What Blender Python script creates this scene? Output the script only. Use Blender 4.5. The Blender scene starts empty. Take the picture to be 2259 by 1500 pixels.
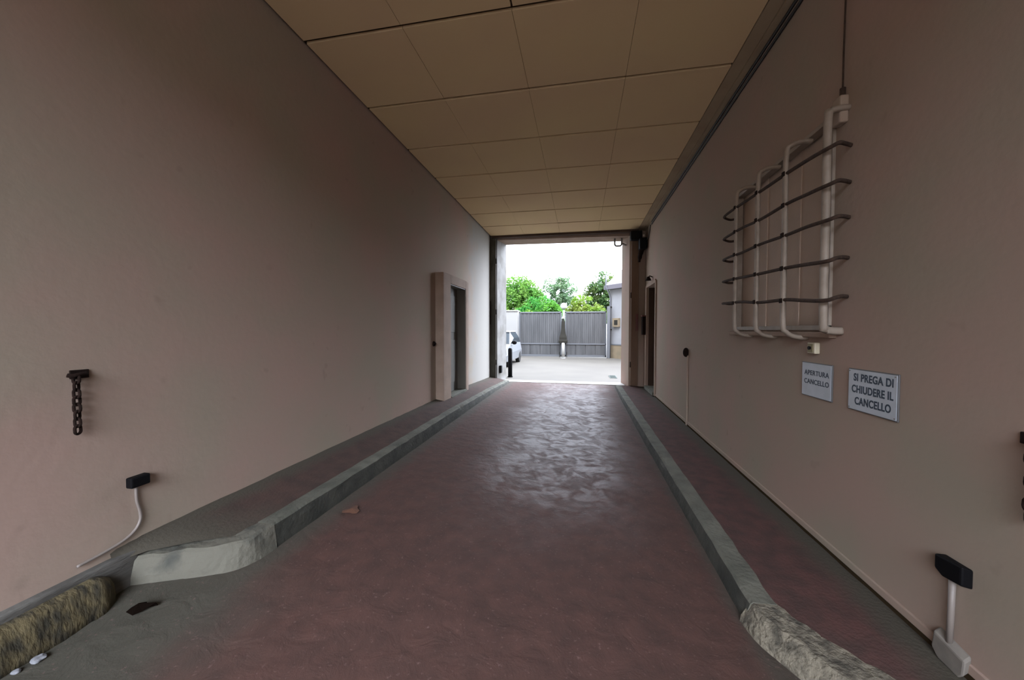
import bpy, bmesh, math, random
from mathutils import Vector, Matrix, noise
random.seed(7)
S = bpy.context.scene
COL = S.collection

# ------------------------------------------------------------------ camera
F, YAW, PITCH, ROLL = 805.5, 10.687, 1.588, 0.07
cam = bpy.data.cameras.new('camera'); camo = bpy.data.objects.new('camera', cam); COL.objects.link(camo)
cam.sensor_fit = 'HORIZONTAL'; cam.sensor_width = 36.0; cam.lens = 36.0 * F / 2259.0
cam.clip_start = 0.02; cam.clip_end = 300
a, b, r = (math.radians(v) for v in (YAW, PITCH, ROLL))
fw = Vector((-math.sin(a) * math.cos(b), math.cos(a) * math.cos(b), -math.sin(b)))
rt = Vector((math.cos(a), math.sin(a), 0)); up = rt.cross(fw)
rt2 = rt * math.cos(r) + up * math.sin(r); up2 = -rt * math.sin(r) + up * math.cos(r)
m = Matrix((rt2, up2, -fw)).transposed().to_4x4()
camo.matrix_world = m
S.camera = camo

# ------------------------------------------------------------------ overcast sky, exposure
S.view_settings.view_transform = 'Standard'; S.view_settings.look = 'None'
S.view_settings.gamma = 1.0; S.view_settings.use_curve_mapping = False
S.view_settings.exposure = 0.11
W = bpy.data.worlds.new('overcast_sky'); S.world = W; W.use_nodes = True
wn = W.node_tree.nodes; wl = W.node_tree.links
for n in list(wn): wn.remove(n)
wo = wn.new('ShaderNodeOutputWorld'); bg = wn.new('ShaderNodeBackground')
tc = wn.new('ShaderNodeTexCoord'); sp = wn.new('ShaderNodeSeparateXYZ')
def lobe(direction, amount, power, prev):
    """brighter patch of cloud: amount * max(0, dot(view, direction)) ** power added to prev"""
    d = Vector(direction).normalized()
    dp = wn.new('ShaderNodeVectorMath'); dp.operation = 'DOT_PRODUCT'; dp.inputs[1].default_value = d
    wl.new(tc.outputs['Generated'], dp.inputs[0])
    mxn = wn.new('ShaderNodeMath'); mxn.operation = 'MAXIMUM'; mxn.inputs[1].default_value = 0.0; wl.new(dp.outputs['Value'], mxn.inputs[0])
    pw = wn.new('ShaderNodeMath'); pw.operation = 'POWER'; pw.inputs[1].default_value = power; wl.new(mxn.outputs[0], pw.inputs[0])
    ml = wn.new('ShaderNodeMath'); ml.operation = 'MULTIPLY_ADD'; ml.inputs[1].default_value = amount; wl.new(pw.outputs[0], ml.inputs[0])
    if isinstance(prev, (int, float)): ml.inputs[2].default_value = prev
    else: wl.new(prev, ml.inputs[2])
    return ml.outputs[0]
SKY_BASE = 2.5
LOBES = (((0.15, -0.85, 0.50), 29.0, 4.0), ((0.55, 0.66, 0.52), 27.0, 6.0))
st_ = SKY_BASE
for d_, a_, p_ in LOBES: st_ = lobe(d_, a_, p_, st_)
wl.new(st_, bg.inputs['Strength'])
bg.inputs['Color'].default_value = (0.86, 0.93, 1.08, 1)
wl.new(bg.outputs[0], wo.inputs[0])
S.cycles.max_bounces = 12; S.cycles.diffuse_bounces = 8
S.cycles.sample_clamp_indirect = 0

# ------------------------------------------------------------------ helpers
def mat(name, col, rough=0.8, metal=0.0, col2=None, nscale=3.0, ndetail=6.0, bump=0.0, bscale=60.0, spec=0.5, contrast=(0.35, 0.65), stretch=(1, 1, 1)):
    col = tuple(c * 0.80 for c in col); col2 = tuple(c * 0.80 for c in col2) if col2 else None
    M = bpy.data.materials.new(name); M.use_nodes = True
    N = M.node_tree.nodes; L = M.node_tree.links
    B = N['Principled BSDF']
    B.inputs['Base Color'].default_value = (*col, 1); B.inputs['Roughness'].default_value = rough
    B.inputs['Metallic'].default_value = metal; B.inputs['Specular IOR Level'].default_value = spec
    T = N.new('ShaderNodeTexCoord'); MP = N.new('ShaderNodeMapping'); MP.inputs['Scale'].default_value = stretch
    L.new(T.outputs['Object'], MP.inputs[0])
    if col2 is not None:
        n = N.new('ShaderNodeTexNoise'); n.inputs['Scale'].default_value = nscale; n.inputs['Detail'].default_value = ndetail
        L.new(MP.outputs[0], n.inputs['Vector'])
        rr = N.new('ShaderNodeValToRGB'); rr.color_ramp.elements[0].position = contrast[0]; rr.color_ramp.elements[1].position = contrast[1]
        rr.color_ramp.elements[0].color = (*col, 1); rr.color_ramp.elements[1].color = (*col2, 1)
        L.new(n.outputs['Fac'], rr.inputs[0]); L.new(rr.outputs[0], B.inputs['Base Color'])
        rr.name = 'RAMP'
    if bump > 0:
        n2 = N.new('ShaderNodeTexNoise'); n2.inputs['Scale'].default_value = bscale; n2.inputs['Detail'].default_value = 5
        bp = N.new('ShaderNodeBump'); bp.inputs['Strength'].default_value = bump; bp.inputs['Distance'].default_value = 0.02
        L.new(MP.outputs[0], n2.inputs['Vector']); L.new(n2.outputs['Fac'], bp.inputs['Height']); L.new(bp.outputs[0], B.inputs['Normal'])
    return M

def mix_in(M, col, fac_builder, rough=None):
    """put a second colour over the material's base colour where fac_builder's mask is 1"""
    N = M.node_tree.nodes; L = M.node_tree.links; B = N['Principled BSDF']
    fac = fac_builder(N, L)
    mx = N.new('ShaderNodeMix'); mx.data_type = 'RGBA'
    L.new(fac, mx.inputs[0])
    if B.inputs['Base Color'].is_linked: L.new(B.inputs['Base Color'].links[0].from_socket, mx.inputs[6])
    else: mx.inputs[6].default_value = B.inputs['Base Color'].default_value
    mx.inputs[7].default_value = (*(c * 0.80 for c in col), 1)
    L.new(mx.outputs[2], B.inputs['Base Color'])
    if rough is not None:
        m2 = N.new('ShaderNodeMix'); L.new(fac, m2.inputs[0])
        if B.inputs['Roughness'].is_linked: L.new(B.inputs['Roughness'].links[0].from_socket, m2.inputs[2])
        else: m2.inputs[2].default_value = B.inputs['Roughness'].default_value
        m2.inputs[3].default_value = rough; L.new(m2.outputs[0], B.inputs['Roughness'])

def ramp_axis(N, L, axis, a0, a1, wob=0.0, ns=3.0):
    """0..1 mask rising from a0 to a1 along an object axis, edge broken up by noise"""
    T = N.new('ShaderNodeTexCoord'); s = N.new('ShaderNodeSeparateXYZ'); L.new(T.outputs['Object'], s.inputs[0])
    v = s.outputs[axis]
    if wob:
        n = N.new('ShaderNodeTexNoise'); n.inputs['Scale'].default_value = ns; n.inputs['Detail'].default_value = 6
        L.new(T.outputs['Object'], n.inputs['Vector'])
        q = N.new('ShaderNodeMath'); q.operation = 'MULTIPLY_ADD'; L.new(n.outputs['Fac'], q.inputs[0]); q.inputs[1].default_value = wob; q.inputs[2].default_value = -wob / 2
        ad = N.new('ShaderNodeMath'); ad.operation = 'ADD'; L.new(v, ad.inputs[0]); L.new(q.outputs[0], ad.inputs[1]); v = ad.outputs[0]
    m_ = N.new('ShaderNodeMapRange'); L.new(v, m_.inputs['Value']); m_.inputs['From Min'].default_value = a0; m_.inputs['From Max'].default_value = a1
    m_.interpolation_type = 'SMOOTHSTEP'
    return m_.outputs[0]
def mul(N, L, x, y):
    q = N.new('ShaderNodeMath'); q.operation = 'MULTIPLY'; L.new(x, q.inputs[0])
    if isinstance(y, (int, float)): q.inputs[1].default_value = y
    else: L.new(y, q.inputs[1])
    return q.outputs[0]
def mx_(N, L, x, y):
    q = N.new('ShaderNodeMath'); q.operation = 'MAXIMUM'; L.new(x, q.inputs[0]); L.new(y, q.inputs[1]); return q.outputs[0]

def link(name, bm, material, parent=None, smooth=False, bevel=0.0, seg=2):
    me = bpy.data.meshes.new(name)
    bmesh.ops.recalc_face_normals(bm, faces=bm.faces)
    bm.to_mesh(me); bm.free()
    for mm in (material if isinstance(material, (list, tuple)) else [material]): me.materials.append(mm)
    if smooth:
        for p in me.polygons: p.use_smooth = True
    o = bpy.data.objects.new(name, me); COL.objects.link(o)
    if parent is not None:
        o.parent = parent; o.matrix_parent_inverse = Matrix.Translation(-Vector(parent.location))
    if bevel > 0:
        md = o.modifiers.new('bevel', 'BEVEL'); md.width = bevel; md.segments = seg; md.limit_method = 'ANGLE'
    return o

def thing(name, label, cat, loc, group=None):
    o = bpy.data.objects.new(name, None); COL.objects.link(o); o.location = loc; o.empty_display_size = 0.1
    o['label'] = label; o['category'] = cat
    if group: o['group'] = group
    return o
def tag(o, label, cat, group=None, kind=None):
    o['label'] = label; o['category'] = cat
    if group: o['group'] = group
    if kind: o['kind'] = kind
    return o
def struct(o):
    o['kind'] = 'structure'; return o

def box(bm, x0, x1, y0, y1, z0, z1, mi=0):
    v = [bm.verts.new(p) for p in ((x0, y0, z0), (x1, y0, z0), (x1, y1, z0), (x0, y1, z0), (x0, y0, z1), (x1, y0, z1), (x1, y1, z1), (x0, y1, z1))]
    for f in ((0, 3, 2, 1), (4, 5, 6, 7), (0, 1, 5, 4), (1, 2, 6, 5), (2, 3, 7, 6), (3, 0, 4, 7)):
        g = bm.faces.new([v[i] for i in f]); g.material_index = mi
    return v
def obox(name, x0, x1, y0, y1, z0, z1, M, parent=None, bevel=0.0):
    bm = bmesh.new(); box(bm, x0, x1, y0, y1, z0, z1); return link(name, bm, M, parent, bevel=bevel)

def tube(bm, pts, r, n=10, closed=False, cap=True, scale_xy=None):
    pts = [Vector(p) for p in pts]; rings = []; N_ = len(pts)
    ref = None
    for i, p in enumerate(pts):
        if closed: t = pts[(i + 1) % N_] - pts[i - 1]
        else: t = pts[min(i + 1, N_ - 1)] - pts[max(i - 1, 0)]
        t.normalize()
        if ref is None:
            ref = Vector((0, 0, 1)) if abs(t.z) < 0.9 else Vector((1, 0, 0))
        u = (ref - t * ref.dot(t)).normalized(); w = t.cross(u); ref = u
        rr = r[i] if isinstance(r, (list, tuple)) else r
        sx, sy = scale_xy or (1, 1)
        rings.append([bm.verts.new(p + (u * math.cos(2 * math.pi * k / n) * sx + w * math.sin(2 * math.pi * k / n) * sy) * rr) for k in range(n)])
    for i in range(N_ if closed else N_ - 1):
        A, B_ = rings[i], rings[(i + 1) % N_]
        for k in range(n):
            bm.faces.new((A[k], A[(k + 1) % n], B_[(k + 1) % n], B_[k]))
    if cap and not closed:
        bm.faces.new(rings[0][::-1]); bm.faces.new(rings[-1])

def smooth_path(pts, n=6):
    """Catmull-Rom through the points"""
    P = [Vector(p) for p in pts]; out = []
    for i in range(len(P) - 1):
        p0 = P[max(i - 1, 0)]; p1 = P[i]; p2 = P[i + 1]; p3 = P[min(i + 2, len(P) - 1)]
        for k in range(n):
            t = k / n
            out.append(0.5 * ((2 * p1) + (p2 - p0) * t + (2 * p0 - 5 * p1 + 4 * p2 - p3) * t * t + (3 * p1 - p0 - 3 * p2 + p3) * t ** 3))
    out.append(P[-1]); return out

def interp(tab, y):
    if y <= tab[0][0]: return tab[0][1]
    for (a0, v0), (a1, v1) in zip(tab, tab[1:]):
        if y <= a1: return v0 + (v1 - v0) * (y - a0) / (a1 - a0)
    return tab[-1][1]
def frange(a0, a1, st):
    n = max(1, int(round((a1 - a0) / st))); return [a0 + (a1 - a0) * i / n for i in range(n + 1)]

# ------------------------------------------------------------------ materials
WALLC, WALLC2 = (0.425, 0.305, 0.250), (0.375, 0.315, 0.245)
M_wall = mat('wall_plaster', WALLC, 0.9, col2=WALLC2, nscale=1.3, ndetail=5, bump=0.10, bscale=22, spec=0.2)
PEEL = (0.36, 0.345, 0.315)
M_wall_l = mat('wall_plaster_left', WALLC, 0.9, col2=WALLC2, nscale=1.3, ndetail=5, bump=0.10, bscale=22, spec=0.2)
mix_in(M_wall_l, PEEL, lambda N, L: ramp_axis(N, L, 'Y', 7.6, 8.6, 1.6, 2.5))
def spots(N, L):
    T = N.new('ShaderNodeTexCoord'); n = N.new('ShaderNodeTexNoise'); n.inputs['Scale'].default_value = 7; n.inputs['Detail'].default_value = 2
    L.new(T.outputs['Object'], n.inputs['Vector'])
    q = N.new('ShaderNodeMapRange'); q.inputs['From Min'].default_value = 0.70; q.inputs['From Max'].default_value = 0.78; q.inputs['To Max'].default_value = 0.22; L.new(n.outputs['Fac'], q.inputs['Value']); return q.outputs[0]
for M_ in (M_wall, M_wall_l): mix_in(M_, (0.20, 0.15, 0.12), spots)
M_surr = mat('surround_plaster', (0.40, 0.30, 0.235), 0.85, col2=(0.33, 0.25, 0.195), nscale=4, bump=0.2, spec=0.2)
M_pierl = mat('pier_plaster', (0.27, 0.265, 0.25), 0.9, col2=(0.18, 0.17, 0.15), nscale=3, bump=0.3, contrast=(0.4, 0.62))
M_ceil = mat('ceiling_board', (0.76, 0.585, 0.335), 0.9, col2=(0.73, 0.54, 0.33), nscale=0.8, ndetail=3, spec=0.1, bump=0.08, bscale=12)
M_gap = mat('ceiling_gap', (0.05, 0.035, 0.02), 1.0, spec=0.0)
M_trim = mat('ceiling_edge_board', (0.36, 0.27, 0.18), 0.9, col2=(0.42, 0.33, 0.22), nscale=3, spec=0.1)
M_cable = mat('black_cable', (0.018, 0.014, 0.012), 0.6)
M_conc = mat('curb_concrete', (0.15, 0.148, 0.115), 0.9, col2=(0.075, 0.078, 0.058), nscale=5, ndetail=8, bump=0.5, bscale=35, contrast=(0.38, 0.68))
M_curbface = mat('curb_face_dark', (0.060, 0.060, 0.046), 0.9, col2=(0.028, 0.030, 0.022), nscale=6, ndetail=8, bump=0.5, bscale=35, contrast=(0.35, 0.65))  # darker mottled tone for the curb faces toward the drive
M_white_end = mat('whitened_curb_stone', (0.135, 0.128, 0.098), 0.85, col2=(0.06, 0.062, 0.05), nscale=5.5, ndetail=9, bump=0.5, bscale=30, contrast=(0.5, 0.70))
M_agg = mat('broken_concrete', (0.21, 0.185, 0.135), 0.95, col2=(0.07, 0.062, 0.045), nscale=16, ndetail=8, bump=1.0, bscale=45, contrast=(0.42, 0.66))
M_moss = mat('mossy_stone', (0.105, 0.082, 0.036), 0.95, col2=(0.022, 0.018, 0.008), nscale=15, ndetail=9, bump=0.6, bscale=40, contrast=(0.42, 0.66), stretch=(1, 1.8, 0.7))
M_plinth = mat('wall_foot_cement', (0.13, 0.125, 0.11), 0.9, col2=(0.08, 0.075, 0.065), nscale=6, bump=0.4, bscale=30, stretch=(1, 1, 4))

RED, RED2 = (0.104, 0.054, 0.043), (0.074, 0.042, 0.034)
def floor_mat(name):
    M = mat(name, RED, 0.5, col2=RED2, nscale=9, ndetail=9, bump=0.0, contrast=(0.3, 0.7))
    return M
M_drive = floor_mat('red_drive_paving'); M_drive.node_tree.nodes['Principled BSDF'].inputs['Specular IOR Level'].default_value = 0.2
N = M_drive.node_tree.nodes; L = M_drive.node_tree.links; B = N['Principled BSDF']
T = N.new('ShaderNodeTexCoord')
nb = N.new('ShaderNodeTexNoise'); nb.inputs['Scale'].default_value = 7; nb.inputs['Detail'].default_value = 6; nb.inputs['Roughness'].default_value = 0.55; nb.inputs['Distortion'].default_value = 0.6
nc = N.new('ShaderNodeTexNoise'); nc.inputs['Scale'].default_value = 160; nc.inputs['Detail'].default_value = 3
L.new(T.outputs['Object'], nb.inputs['Vector']); L.new(T.outputs['Object'], nc.inputs['Vector'])
b1 = N.new('ShaderNodeBump'); b1.inputs['Strength'].default_value = 0.42; b1.inputs['Distance'].default_value = 0.03; L.new(nb.outputs['Fac'], b1.inputs['Height'])
b2 = N.new('ShaderNodeBump'); b2.inputs['Strength'].default_value = 0.25; b2.inputs['Distance'].default_value = 0.004; L.new(nc.outputs['Fac'], b2.inputs['Height']); L.new(b1.outputs[0], b2.inputs['Normal'])
L.new(b2.outputs[0], B.inputs['Normal'])
B.inputs['Roughness'].default_value = 0.62
# the wheel-polished middle of the drive is smoother
def polish(N, L):
    l_ = ramp_axis(N, L, 'X', -1.5, -0.7, 0.9, 1.6); r_ = ramp_axis(N, L, 'X', 0.9, 0.2, 0.7, 1.6)
    return mul(N, L, mul(N, L, l_, r_), ramp_axis(N, L, 'Y', 1.6, 4.0, 1.5, 1.5))
fac = polish(N, L)
nw = N.new('ShaderNodeTexNoise'); nw.inputs['Scale'].default_value = 5.5; nw.inputs['Detail'].default_value = 8; nw.inputs['Distortion'].default_value = 1.2; L.new(T.outputs['Object'], nw.inputs['Vector'])
qw = N.new('ShaderNodeMapRange'); qw.inputs['From Min'].default_value = 0.36; qw.inputs['From Max'].default_value = 0.60; qw.inputs['To Min'].default_value = 0.40; L.new(nw.outputs['Fac'], qw.inputs['Value'])
fac = mul(N, L, fac, qw.outputs[0])
m2 = N.new('ShaderNodeMix'); L.new(fac, m2.inputs[0]); m2.inputs[2].default_value = 0.82; m2.inputs[3].default_value = 0.48
L.new(m2.outputs[0], B.inputs['Roughness'])
mix_in(M_drive, (0.062, 0.058, 0.046), lambda N, L: mul(N, L, ramp_axis(N, L, 'X', -1.35, -2.15, 0.9, 2.2), ramp_axis(N, L, 'Y', 2.2, 1.3, 0.5, 3)))
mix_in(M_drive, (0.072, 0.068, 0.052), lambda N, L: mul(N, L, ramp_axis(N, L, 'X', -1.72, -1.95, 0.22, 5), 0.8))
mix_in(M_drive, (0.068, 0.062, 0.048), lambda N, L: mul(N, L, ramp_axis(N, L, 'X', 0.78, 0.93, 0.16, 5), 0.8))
# pale speckle of the worn aggregate
def speck(N, L):
    T = N.new('ShaderNodeTexCoord'); n = N.new('ShaderNodeTexNoise'); n.inputs['Scale'].default_value = 55; n.inputs['Detail'].default_value = 4
    L.new(T.outputs['Object'], n.inputs['Vector'])
    q = N.new('ShaderNodeMapRange'); q.inputs['From Min'].default_value = 0.62; q.inputs['From Max'].default_value = 0.85; L.new(n.outputs['Fac'], q.inputs['Value']); return q.outputs[0]
mix_in(M_drive, (0.20, 0.125, 0.115), speck)

M_walk_l = mat('left_sidewalk_paving', (0.085, 0.052, 0.042), 0.85, col2=(0.06, 0.040, 0.033), spec=0.2, nscale=8, bump=0.3, bscale=50)
mix_in(M_walk_l, (0.072, 0.064, 0.048), lambda N, L: mx_(N, L, ramp_axis(N, L, 'X', -2.30, -2.46, 0.12, 5), ramp_axis(N, L, 'Y', 2.3, 1.8, 0.5, 3)))
M_walk_r = mat('right_sidewalk_paving', (0.105, 0.052, 0.045), 0.85, col2=(0.07, 0.042, 0.036), spec=0.2, nscale=8, bump=0.3, bscale=50)
mix_in(M_walk_r, (0.072, 0.064, 0.048), lambda N, L: mx_(N, L, ramp_axis(N, L, 'X', 1.38, 1.58, 0.12, 5), ramp_axis(N, L, 'Y', 1.9, 1.55, 0.4, 3)))

M_rust = mat('rusty_iron', (0.065, 0.036, 0.022), 0.9, 0.0, col2=(0.035, 0.020, 0.013), nscale=30, bump=0.3)
M_rustd = mat('dark_rusty_iron', (0.011, 0.006, 0.004), 0.9, 0.0, spec=0.15, col2=(0.020, 0.010, 0.007), nscale=40, bump=0.3)
M_barw = mat('grille_cream_paint', (0.37, 0.31, 0.25), 0.6, col2=(0.28, 0.23, 0.18), nscale=9, bump=0.1)
M_shut = mat('closed_shutter', (0.58, 0.455, 0.355), 0.8, col2=(0.52, 0.41, 0.32), nscale=3, bump=0.15)
M_black = mat('black_plastic', (0.004, 0.004, 0.005), 0.6, spec=0.12)
M_conduit = mat('grey_white_conduit', (0.24, 0.205, 0.18), 0.5)
M_jbox = mat('white_junction_plastic', (0.25, 0.225, 0.19), 0.7, col2=(0.19, 0.17, 0.145), nscale=14)
M_sign = mat('sign_white_metal', (0.56, 0.61, 0.66), 0.5, col2=(0.50, 0.55, 0.59), nscale=12)
M_signback = mat('sign_metal_edge', (0.16, 0.16, 0.16), 0.5, 0.5)
M_ink = mat('sign_dark_lettering', (0.03, 0.05, 0.075), 0.6)
M_screw = mat('screw_steel', (0.35, 0.33, 0.30), 0.5, 0.8)
M_yel = mat('cream_switch_plastic', (0.56, 0.50, 0.36), 0.5)
M_yel2 = mat('ochre_switch_face', (0.27, 0.23, 0.12), 0.6)
M_doorg = mat('grey_steel_door', (0.13, 0.125, 0.105), 0.7, col2=(0.16, 0.155, 0.13), nscale=4, stretch=(1, 1, 0.4))
M_doorb = mat('dark_wood_door', (0.075, 0.042, 0.026), 0.8, col2=(0.05, 0.028, 0.018), nscale=6, stretch=(1, 1, 0.15))
M_brown = mat('brown_gate_leaf', (0.19, 0.115, 0.07), 0.75, col2=(0.15, 0.09, 0.055), nscale=5, stretch=(1, 1, 0.2))
M_greenwood = mat('dark_green_gate_leaf', (0.045, 0.043, 0.028), 0.75, col2=(0.11, 0.105, 0.08), nscale=5, ndetail=8, contrast=(0.45, 0.7), stretch=(1, 1, 0.4))
M_redb = mat('dark_red_box_paint', (0.13, 0.03, 0.022), 0.5)
M_gate = mat('grey_gate_sheet', (0.075, 0.077, 0.080), 0.6, col2=(0.115, 0.117, 0.120), nscale=2.5, ndetail=5, stretch=(3, 1, 0.35), contrast=(0.35, 0.7))
M_gated = mat('dark_gate_rail', (0.15, 0.16, 0.175), 0.6)
M_court = mat('courtyard_concrete', (0.150, 0.136, 0.112), 0.9, col2=(0.130, 0.118, 0.098), nscale=0.7, bump=0.2)
M_street_add = mat('added_street_paving', (0.34, 0.315, 0.28), 0.9, col2=(0.30, 0.28, 0.25), nscale=1.2, bump=0.2)  # for the unseen ground added behind the viewer
M_sill = mat('threshold_stone', (0.72, 0.70, 0.67), 0.7, col2=(0.62, 0.60, 0.57), nscale=5)
M_pale = mat('pale_render', (0.36, 0.365, 0.375), 0.9, col2=(0.32, 0.325, 0.335), nscale=1.5)
M_whiter = mat('white_render', (0.36, 0.355, 0.34), 0.9)
M_beige = mat('beige_plinth_render', (0.30, 0.235, 0.15), 0.9, col2=(0.25, 0.20, 0.13), nscale=3)
M_eave = mat('grey_eave', (0.16, 0.15, 0.17), 0.8)
M_roof = mat('pale_roof_tile', (0.34, 0.32, 0.335), 0.9, col2=(0.29, 0.27, 0.285), nscale=2)
M_carw = mat('white_car_paint', (0.25, 0.265, 0.28), 0.35)
M_glass = mat('dark_car_glass', (0.03, 0.045, 0.055), 0.08)
M_tyre = mat('tyre_rubber', (0.02, 0.02, 0.02), 0.9)
M_bark = mat('tree_bark', (0.10, 0.075, 0.05), 0.95, col2=(0.06, 0.045, 0.03), nscale=8, bump=0.5)
M_postw = mat('white_post_paint', (0.5, 0.5, 0.48), 0.6)
M_poleg = mat('pale_green_pole_paint', (0.22, 0.34, 0.20), 0.5)
M_globe = mat('frosted_lamp_globe', (0.80, 0.85, 0.80), 0.3)
M_lock = mat('dark_gate_lock_metal', (0.030, 0.028, 0.022), 0.8, spec=0.2)
M_brack = mat('grey_bracket_metal', (0.30, 0.30, 0.28), 0.6)
M_deadleaf = mat('dead_leaf_brown', (0.006, 0.004, 0.003), 1.0, spec=0.0)
M_rustst = mat('orange_leaf', (0.12, 0.052, 0.028), 0.85)
M_tissue = mat('crumpled_white_paper', (0.22, 0.225, 0.24), 0.9)
M_cover = mat('dark_green_drain_grate', (0.07, 0.10, 0.085), 0.7)
def leaf_mat(name, c1, c2):
    M = mat(name, c1, 0.6, col2=c2, nscale=1.1, ndetail=4, contrast=(0.4, 0.6), spec=0.2)
    N = M.node_tree.nodes; L = M.node_tree.links; B = N['Principled BSDF']
    tr = N.new('ShaderNodeBsdfTranslucent'); ms = N.new('ShaderNodeMixShader'); ms.inputs[0].default_value = 0.4
    L.new(N['RAMP'].outputs[0], tr.inputs[0]); L.new(B.outputs[0], ms.inputs[1]); L.new(tr.outputs[0], ms.inputs[2])
    L.new(ms.outputs[0], N['Material Output'].inputs[0]); return M
M_leafA = leaf_mat('mid_green_leaves', (0.085, 0.235, 0.035), (0.14, 0.27, 0.045))
M_leafB = leaf_mat('bright_green_leaves', (0.06, 0.27, 0.045), (0.12, 0.33, 0.04))
M_leafC = leaf_mat('grey_green_leaves', (0.15, 0.24, 0.12), (0.10, 0.18, 0.085))
M_leafD = leaf_mat('yellow_green_leaves', (0.22, 0.30, 0.05), (0.16, 0.30, 0.035))
M_leafE = leaf_mat('dark_green_leaves', (0.06, 0.13, 0.045), (0.13, 0.19, 0.05))

# ------------------------------------------------------------------ passage shell
XL, XR, ZC = -2.487, 1.630, 2.60
Y0, Y1 = -3.6, 10.0
ZB = -1.95

def wall_cells(bm, x0, x1, ys, zs, holes):
    """solid wall between x0 and x1 in Y-Z cells, leaving out the hole cells"""
    for i in range(len(ys) - 1):
        for j in range(len(zs) - 1):
            if (i, j) in holes: continue
            box(bm, x0, x1, ys[i], ys[i + 1], zs[j], zs[j + 1])
def weld(bm):
    bmesh.ops.remove_doubles(bm, verts=bm.verts, dist=1e-5)
    # drop the inner faces shared by two cells
    seen = {}
    for f in bm.faces:
        seen.setdefault(tuple(sorted(v.index for v in f.verts)), []).append(f)
    bmesh.ops.delete(bm, geom=[f for fs in seen.values() if len(fs) > 1 for f in fs], context='FACES_ONLY')

bm = bmesh.new(); wall_cells(bm, XL - 0.45, XL, [Y0, 6.36, 7.25, Y1], [ZB, -1.23, 0.84, 3.2], {(1, 1)})
bm.verts.index_update(); bmesh.ops.remove_doubles(bm, verts=bm.verts, dist=1e-5); bm.verts.index_update(); weld(bm)
struct(link('wall_left', bm, M_wall_l))
bm = bmesh.new(); wall_cells(bm, XR, XR + 0.45, [Y0, 2.77, 4.32, 8.55, 9.62, Y1], [ZB, -1.40, 0.0, 1.05, 1.42, 3.2],
                             {(1, 2), (1, 3), (3, 1), (3, 2)})
bmesh.ops.remove_doubles(bm, verts=bm.verts, dist=1e-5); bm.verts.index_update(); weld(bm)
struct(link('wall_right', bm, M_wall))

# house front (behind the viewer) and rear face, so that light only enters by the two openings
bm = bmesh.new()
box(bm, -12, XL - 0.45, Y0, Y0 + 0.3, ZB, 9); box(bm, XR + 0.45, 12, Y0, Y0 + 0.3, ZB, 9); box(bm, XL - 0.45, XR + 0.45, Y0, Y0 + 0.3, 3.2, 9)
struct(link('wall_front', bm, M_wall))

# ceiling: dark backing with board panels hung under it
bm = bmesh.new()
box(bm, XL - 0.3, XR + 0.3, Y0, Y1 + 0.05, ZC + 0.012, ZC + 0.5, 1)
cols = [XL + 0.028, -1.522, -0.567, 0.432, 1.430]
rows = [1.96 + k for k in range(-6, 9)]
for k in range(len(rows) - 1):
    for c in range(4):
        dz = random.uniform(-0.002, 0.002)
        gx = 0.0035 if c else 0.0
        ya, yb = rows[k] + 0.020, rows[k + 1] - 0.020
        if k == 5: yb -= 0.004
        if k == 6: ya += 0.052
        if (k == 6 and c in (1, 2)):
            pass
        xa, xb = cols[c] + (0.0018 if c else 0), cols[c + 1] - 0.0018
        if k == 6 and c == 2: xa += 0.013
        yb2 = min(yb, Y1 - 0.01)
        box(bm, xa, xb, max(ya, Y0), yb2, ZC - 0.012 + dz, ZC + 0.012, 0)
    if k == 6:
        box(bm, cols[0], cols[4], rows[k] + 0.020, rows[k] + 0.056, ZC - 0.012, ZC + 0.012, 0)
struct(link('ceiling', bm, [M_ceil, M_gap]))
# long edge board beside the right wall
bm = bmesh.new(); box(bm, 1.437, 1.555, Y0, Y1 - 0.02, ZC - 0.016, ZC + 0.012); box(bm, 1.56, XR - 0.002, Y0, Y1 - 0.02, ZC - 0.035, ZC + 0.012)
struct(link('trim_1', bm, M_trim))

# ------------------------------------------------------------------ floor, sidewalks, curbs
drl = [(-3, -1.50), (1.2, -1.465), (1.84, -1.425), (6, -1.425), (8.7, -1.44), (10, -1.48), (10.62, -1.50)]
drr = [(-3, -1.62), (1.2, -1.61), (6, -1.60), (8.7, -1.56), (10, -1.50), (10.62, -1.50)]
def zdrive(x, y):
    t = (x + 2.0) / 2.93
    return interp(drl, y) * (1 - t) + interp(drr, y) * t
bm = bmesh.new()
xs = frange(XL - 0.02, XR + 0.02, 0.12); ys = frange(-4.5, 10.6, 0.12); G = []
for y in ys:
    G.append([bm.verts.new((x, y, zdrive(x, y) + 0.006 * noise.noise(Vector((x * 1.3, y * 1.3, 0))))) for x in xs])
for i in range(len(ys) - 1):
    for j in range(len(xs) - 1): bm.faces.new((G[i][j], G[i][j + 1], G[i + 1][j + 1], G[i + 1][j]))
dr = link('floor', bm, M_drive, smooth=True); struct(dr)

def strip(bm, left, right, thick=0.25, nx=6, rough=0.0):
    """paved strip between two lists of 3-D points (same length)"""
    G = []
    for A, Bp in zip(left, right):
        row = []
        for k in range(nx + 1):
            p = Vector(A).lerp(Vector(Bp), k / nx); p.z += rough * noise.noise(p * 9)
            row.append(bm.verts.new(p))
        G.append(row)
    for i in range(len(G) - 1):
        for j in range(nx): bm.faces.new((G[i][j], G[i][j + 1], G[i + 1][j + 1], G[i + 1][j]))

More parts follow.
